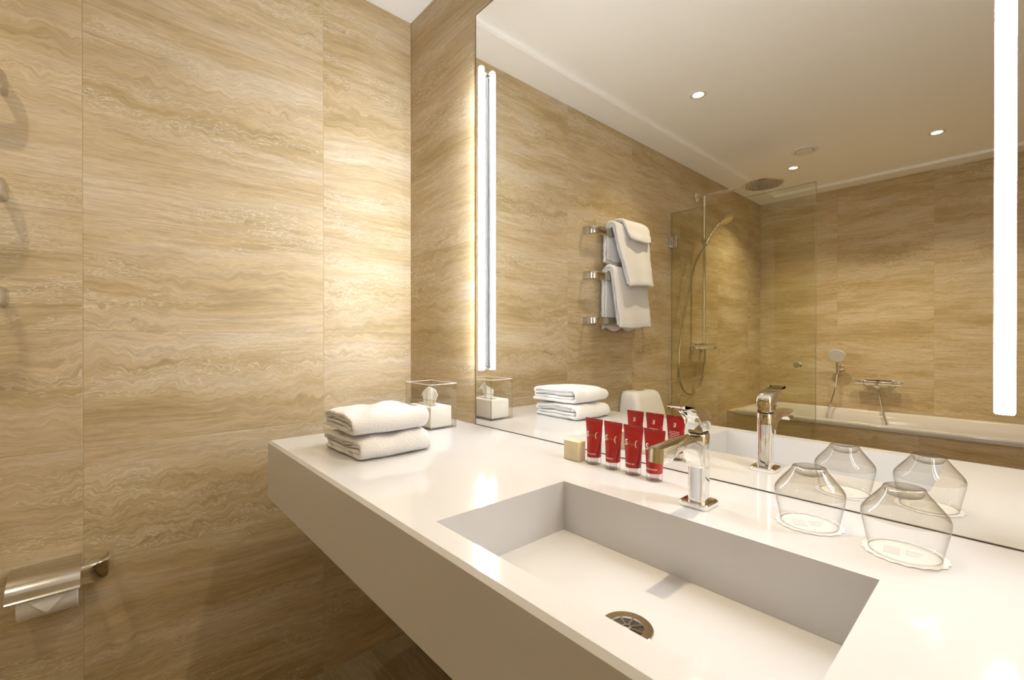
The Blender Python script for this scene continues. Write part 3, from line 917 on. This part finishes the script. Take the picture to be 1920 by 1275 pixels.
# folded point of the loose end, lying on the front of the roll
def onroll(ang, y, lift=0.0012):
    return (rc[0] + (rr + lift) * math.cos(ang), y, rc[2] + (rr + lift) * math.sin(ang))
bm = bmesh.new()
a_top, a_bot = math.radians(28), math.radians(-27)
nn_ = 8
rows = []
for k in range(nn_ + 1):
    t_ = k / nn_
    ang = a_top + (a_bot - a_top) * t_
    tip = -1.0
    half = 0.043 * (1 - t_ ** 1.1) + 0.0015
    rows.append([onroll(ang, tip + half * s_, 0.0012 + 0.006 * t_ * t_) for s_ in (-1, -0.5, 0, 0.5, 1)])
add_loft(bm, rows, False, False, closed=False)
rg = bmesh.ops.extrude_face_region(bm, geom=bm.faces[:])
for v_ in [g_ for g_ in rg['geom'] if isinstance(g_, bmesh.types.BMVert)]: v_.co += Vector((0.0007, 0, 0.0002))
obj('folded_end', bm, 'paper', rl, angle=60)

# ------------------------------------------------------------------ toilet
ty = -1.54
to = thing('toilet', 'white ceramic toilet with a tapered cistern, seen in the mirror below the towels', 'toilet', (0.0, ty, 0.0))
def tank(z, depth, hy, r):
    return rrect(depth / 2 + 0.0015, ty, depth / 2, hy, r, z, 6)
obj('cistern', loft([tank(0.40, 0.175, 0.165, 0.03), tank(0.60, 0.170, 0.160, 0.03), tank(0.72, 0.152, 0.150, 0.03), tank(0.800, 0.130, 0.138, 0.03), tank(0.826, 0.120, 0.130, 0.032), tank(0.838, 0.104, 0.114, 0.03), tank(0.842, 0.08, 0.09, 0.025)]), 'ceramic', to, angle=40)
bt_ = obj('flush_button', loft([rrect(0.058, ty, 0.019, 0.034, 0.019, 0.8415, 8), rrect(0.058, ty, 0.019, 0.034, 0.019, 0.845, 8), rrect(0.058, ty, 0.016, 0.031, 0.016, 0.8465, 8)]), 'steel', to)
bt_['label'] = 'oval chrome flush button'
def bowl(z, x0, x1, hy, r): return rrect((x0 + x1) / 2, ty, (x1 - x0) / 2, hy, r, z, 8)
obj('bowl', loft([bowl(0.001, 0.002, 0.46, 0.105, 0.09), bowl(0.10, 0.002, 0.45, 0.10, 0.09), bowl(0.22, 0.002, 0.52, 0.13, 0.12), bowl(0.32, 0.002, 0.61, 0.17, 0.16), bowl(0.39, 0.002, 0.65, 0.18, 0.175), bowl(0.402, 0.01, 0.645, 0.176, 0.17)]), 'ceramic', to, angle=50)
obj('seat', loft([bowl(0.4025, 0.185, 0.655, 0.182, 0.178), bowl(0.418, 0.185, 0.655, 0.182, 0.178)]), 'plastic', to, angle=50)
obj('lid', loft([bowl(0.4185, 0.185, 0.655, 0.182, 0.178), bowl(0.432, 0.187, 0.653, 0.180, 0.176), bowl(0.438, 0.20, 0.64, 0.165, 0.16)]), 'plastic', to, angle=50)

# ------------------------------------------------------------------ shower screen
gy = -2.012
sc = thing('shower_screen', 'clear glass shower door hinged on the travertine wall, seen in the mirror', 'shower screen', (0.43, gy, 0.0))
obj('glass_pane', box(0.012, 0.8606, gy - 0.004, gy + 0.004, 0.012, 2.017), 'screen', sc, smooth=False)
obj('pane_edge', box(0.8606, 0.8622, gy - 0.004, gy + 0.004, 0.012, 2.017), 'screen_edge', sc, smooth=False)
obj('pane_edge', box(0.012, 0.8622, gy - 0.004, gy + 0.004, 2.0171, 2.0185), 'screen_edge', sc, smooth=False)
obj('pane_edge', box(0.0105, 0.012, gy - 0.004, gy + 0.004, 0.012, 2.0185), 'screen_edge', sc, smooth=False)
obj('bottom_seal', box(0.012, 0.8606, gy - 0.005, gy + 0.005, 0.0005, 0.0118), 'screen_edge', sc, smooth=False)
for zz in (1.82, 0.25):
    hg = obj('hinge', box(0.014, 0.052, gy - 0.011, gy + 0.011, zz - 0.045, zz + 0.045, bev=0.002), 'steel', sc)
    obj('hinge_leaf', box(0.0006, 0.010, gy - 0.024, gy + 0.024, zz - 0.045, zz + 0.045, bev=0.002), 'steel', hg)
    obj('hinge_pin', lathe((0.012, gy, zz), [(0.006, -0.030), (0.006, 0.030)], n=14), 'steel', hg)
kn = obj('door_knob', lathe((0.776, gy + 0.004, 1.009), [(0.008, 0.0), (0.008, 0.008), (0.015, 0.011), (0.016, 0.026), (0.013, 0.030)], 'Y', n=24), 'chrome', sc)
obj('door_knob', lathe((0.776, gy - 0.004, 1.009), [(0.008, 0.0), (0.008, -0.008), (0.015, -0.011), (0.016, -0.026), (0.013, -0.030)], 'Y', n=24), 'chrome', sc)

# ------------------------------------------------------------------ shower column on the left wall
py = -2.385
sh = thing('shower_column', 'chrome shower column with round overhead rose behind the glass door', 'shower', (0.0, py, 1.05))
obj('wall_rose', lathe((0.0006, py, 2.208), [(0.034, 0), (0.034, 0.006), (0.030, 0.010), (0.013, 0.012), (0.012, 0.022)], 'X', n=32), 'chrome', sh)
obj('overhead_arm', sweep([(0.01, py, 2.208), (0.45, py, 2.196)], 0.0085, n=14), 'chrome', sh)
hd = obj('overhead_rose', lathe((0.462, py, 2.190), [(0.012, 0.026), (0.022, 0.010), (0.10, 0.0055), (0.121, 0.003), (0.123, -0.001), (0.120, -0.006), (0.0005, -0.0065)], n=48), 'chrome', sh)
bm = bmesh.new()
for ri, cnt in ((0.012, 6), (0.03, 12), (0.048, 18), (0.066, 24), (0.084, 30), (0.102, 36)):
    for k in range(cnt):
        a = 2 * PI * k / cnt + ri * 9
        add_lathe(bm, (0.462 + ri * math.cos(a), py + ri * math.sin(a), 2.1835), [(0.0036, 0.0), (0.0024, -0.003)], n=6)
nz = obj('nozzles', bm, 'nozzle', hd)
nz['kind'] = 'stuff'
obj('riser_pipe', sweep([(0.062, py, 2.205), (0.062, py, 1.115)], 0.0095, n=16), 'chrome', sh)
mxr = obj('thermostat_bar', lathe((0.062, -2.53, 1.10), [(0.012, 0.0), (0.019, 0.004), (0.021, 0.012), (0.021, 0.25), (0.019, 0.255)], 'Y', n=24), 'chrome', sh)
obj('tap_handle', lathe((0.062, -2.27, 1.10), [(0.016, 0.0), (0.023, 0.004), (0.023, 0.045), (0.019, 0.060), (0.010, 0.066)], 'Y', n=24), 'chrome', mxr)
obj('tap_handle', lathe((0.062, -2.535, 1.10), [(0.016, 0.0), (0.023, -0.003), (0.023, -0.022), (0.017, -0.028)], 'Y', n=24), 'chrome', mxr)
for yy in (-2.325, -2.475):
    obj('wall_union', lathe((0.0006, yy, 1.10), [(0.030, 0), (0.030, 0.006), (0.014, 0.012), (0.014, 0.045)], 'X', n=24), 'chrome', mxr)
hol = obj('slide_holder', lathe((0.062, py + 0.024, 1.868), [(0.016, 0.0), (0.016, -0.045), (0.012, -0.052)], 'Y', n=20), 'chrome', sh)
obj('holder_cone', sweep([(0.085, py + 0.012, 1.855), (0.100, py + 0.010, 1.885)], 0.013, n=14), 'chrome', hol)
han = obj('hand_shower', sweep(smooth_path([(0.086, py + 0.012, 1.850), (0.112, py + 0.010, 1.900), (0.150, py + 0.006, 1.955), (0.190, py, 1.990)], 5), lambda t_: 0.011 - 0.001 * t_, n=14), 'chrome', sh)
# tilted spray head
bm = bmesh.new()
ax = Vector((0.50, 0.05, -0.86)).normalized()
sd = ax.cross(Vector((0, 1, 0))).normalized(); sd2 = ax.cross(sd)
c0 = Vector((0.222, py, 1.998))
loops = []
for rr_, hh in ((0.008, -0.018), (0.030, -0.014), (0.049, -0.004), (0.050, 0.002), (0.046, 0.007), (0.0005, 0.008)):
    loops.append([c0 + ax * hh + sd * rr_ * math.cos(2 * PI * k / 32) + sd2 * rr_ * math.sin(2 * PI * k / 32) for k in range(32)])
add_loft(bm, loops)
obj('spray_head', bm, 'chrome', han)
obj('hose', sweep(smooth_path([(0.088, py + 0.012, 1.852), (0.070, -2.325, 1.79), (0.052, -2.245, 1.663), (0.044, -2.15, 1.40), (0.042, -2.072, 1.138), (0.042, -2.052, 0.92), (0.042, -2.112, 0.80), (0.044, -2.222, 0.758), (0.048, -2.335, 0.80), (0.054, -2.395, 0.905), (0.060, -2.405, 1.02), (0.062, -2.405, 1.085)], 8), 0.0068, n=10), 'steel', sh)

# ------------------------------------------------------------------ bathtub
tub = thing('bathtub', 'long white built-in bathtub along the far wall, seen in the mirror', 'bathtub', (1.0, -3.29, 0.0))
tx0, tx1, tya, tyb, tz = 0.078, RX - 0.002, RY + 0.0015, TUBY + 0.022, 0.586
def tl(ins, z, r, x_in=0.0):
    cx, cy = (tx0 + tx1) / 2, (tya + tyb) / 2
    return rrect(cx + x_in, cy, (tx1 - tx0) / 2 - ins, (tyb - tya) / 2 - ins, r, z, 6)
obj('tub_shell', loft([tl(0.03, 0.5495, 0.02), tl(0.002, 0.5495, 0.015), tl(0.0, 0.553, 0.015), tl(0.0, 0.580, 0.015), tl(0.004, tz, 0.015), tl(0.040, tz - 0.001, 0.05), tl(0.050, tz - 0.008, 0.06), tl(0.060, 0.50, 0.08), tl(0.085, 0.30, 0.10), tl(0.13, 0.20, 0.12), tl(0.20, 0.175, 0.10)], cap0=False), 'enamel', tub, angle=50)
obj('overflow', lathe((0.95, -3.552, 0.46), [(0.030, 0.0), (0.030, 0.006), (0.026, 0.010), (0.0005, 0.011)], 'Y', n=28), 'chrome', tub)

# ------------------------------------------------------------------ bath mixer and hand shower on the far wall
mxx, mz = 0.876, 0.811
bmx = thing('bath_mixer', 'chrome bar mixer with hose on the far wall above the bathtub', 'tap', (mxx, RY, mz))
my_ = RY + 0.055
bar = obj('mixer_bar', lathe((0.79, my_, mz), [(0.018, 0.0), (0.021, 0.003), (0.021, 0.172), (0.018, 0.175)], 'X', n=24), 'chrome', bmx)
obj('tap_handle', lathe((0.788, my_, mz), [(0.017, 0.0), (0.020, -0.003), (0.020, -0.050), (0.016, -0.058)], 'X', n=24), 'chrome', bar)
obj('tap_handle', lathe((0.967, my_, mz), [(0.017, 0.0), (0.020, 0.003), (0.020, 0.048), (0.016, 0.056)], 'X', n=24), 'chrome', bar)
for xx in (0.80, 0.952):
    obj('wall_union', lathe((xx, RY + 0.0006, mz), [(0.029, 0.0), (0.029, 0.006), (0.013, 0.012), (0.013, 0.04)], 'Y', n=24), 'chrome', bar)
obj('shelf', loft([rrect(0.878, my_ + 0.004, 0.078, 0.028, 0.012, mz + 0.0215, 5), rrect(0.878, my_ + 0.004, 0.080, 0.030, 0.012, mz + 0.0235, 5), rrect(0.878, my_ + 0.004, 0.080, 0.030, 0.012, mz + 0.0265, 5)]), 'chrome', bmx)
obj('spout', sweep([(0.872, my_ + 0.012, mz - 0.002), (0.872, my_ + 0.045, mz - 0.008), (0.872, my_ + 0.060, mz - 0.026)], 0.012, n=14), 'chrome', bmx)
obj('hose_outlet', lathe((mxx, my_, mz - 0.018), [(0.011, 0.0), (0.011, -0.022), (0.009, -0.026)], n=16), 'chrome', bmx)
hx, hz2 = 0.614, 0.925
ob_h = obj('hose', sweep(smooth_path([(mxx, my_, mz - 0.04), (0.885, my_ + 0.002, 0.70), (0.910, my_ + 0.020, 0.58), (0.935, -3.54, 0.47), (0.90, -3.50, 0.34), (0.75, -3.46, 0.26), (0.60, -3.48, 0.32), (0.555, -3.53, 0.48), (0.572, RY + 0.090, 0.61), (0.603, RY + 0.082, 0.75), (hx, RY + 0.066, 0.872)], 8), 0.0068, n=10), 'steel', bmx)
hb = thing('bath_hand_shower', 'round chrome hand shower in its wall holder above the bathtub', 'hand shower', (hx, RY, hz2 - 0.06))
obj('wall_holder', lathe((hx + 0.014, RY + 0.0006, hz2 - 0.008), [(0.022, 0.0), (0.022, 0.010), (0.014, 0.016), (0.014, 0.052), (0.010, 0.056)], 'Y', n=24), 'chrome', hb)
hnd = obj('handle', sweep(smooth_path([(hx, RY + 0.064, hz2 - 0.060), (hx, RY + 0.072, hz2), (hx + 0.0005, RY + 0.080, hz2 + 0.055)], 5), 0.0115, n=14), 'chrome', hb)
bm = bmesh.new()
ax = Vector((0, 0.95, -0.12)).normalized()
sd = Vector((1, 0, 0)); sd2 = ax.cross(sd)
c0 = Vector((hx, RY + 0.088, hz2 + 0.090))
loops = []
for rr_, hh in ((0.012, -0.018), (0.040, -0.012), (0.060, -0.003), (0.062, 0.003), (0.058, 0.008), (0.0005, 0.009)):
    loops.append([c0 + ax * hh + sd * rr_ * math.cos(2 * PI * k / 40) + sd2 * rr_ * 0.86 * math.sin(2 * PI * k / 40) for k in range(40)])
add_loft(bm, loops)
head = obj('spray_head', bm, 'spray', hb)
bm = bmesh.new()
for ri, cnt in ((0.012, 3), (0.026, 12), (0.036, 18), (0.046, 24), (0.054, 30)):
    for k in range(cnt):
        a = 2 * PI * k / cnt + 0.5 * PI
        p0 = c0 + ax * 0.0085 + sd * ri * math.cos(a) + sd2 * ri * 0.86 * math.sin(a)
        rr_ = 0.004 if ri < 0.02 else 0.0014
        add_loft(bm, [[p0 + ax * hh + sd * rr_ * q * math.cos(2 * PI * i / 6) + sd2 * rr_ * q * math.sin(2 * PI * i / 6) for i in range(6)] for hh, q in ((0, 1), (0.001, 0.8))])
nz = obj('nozzles', bm, 'nozzle', head)
nz['kind'] = 'stuff'
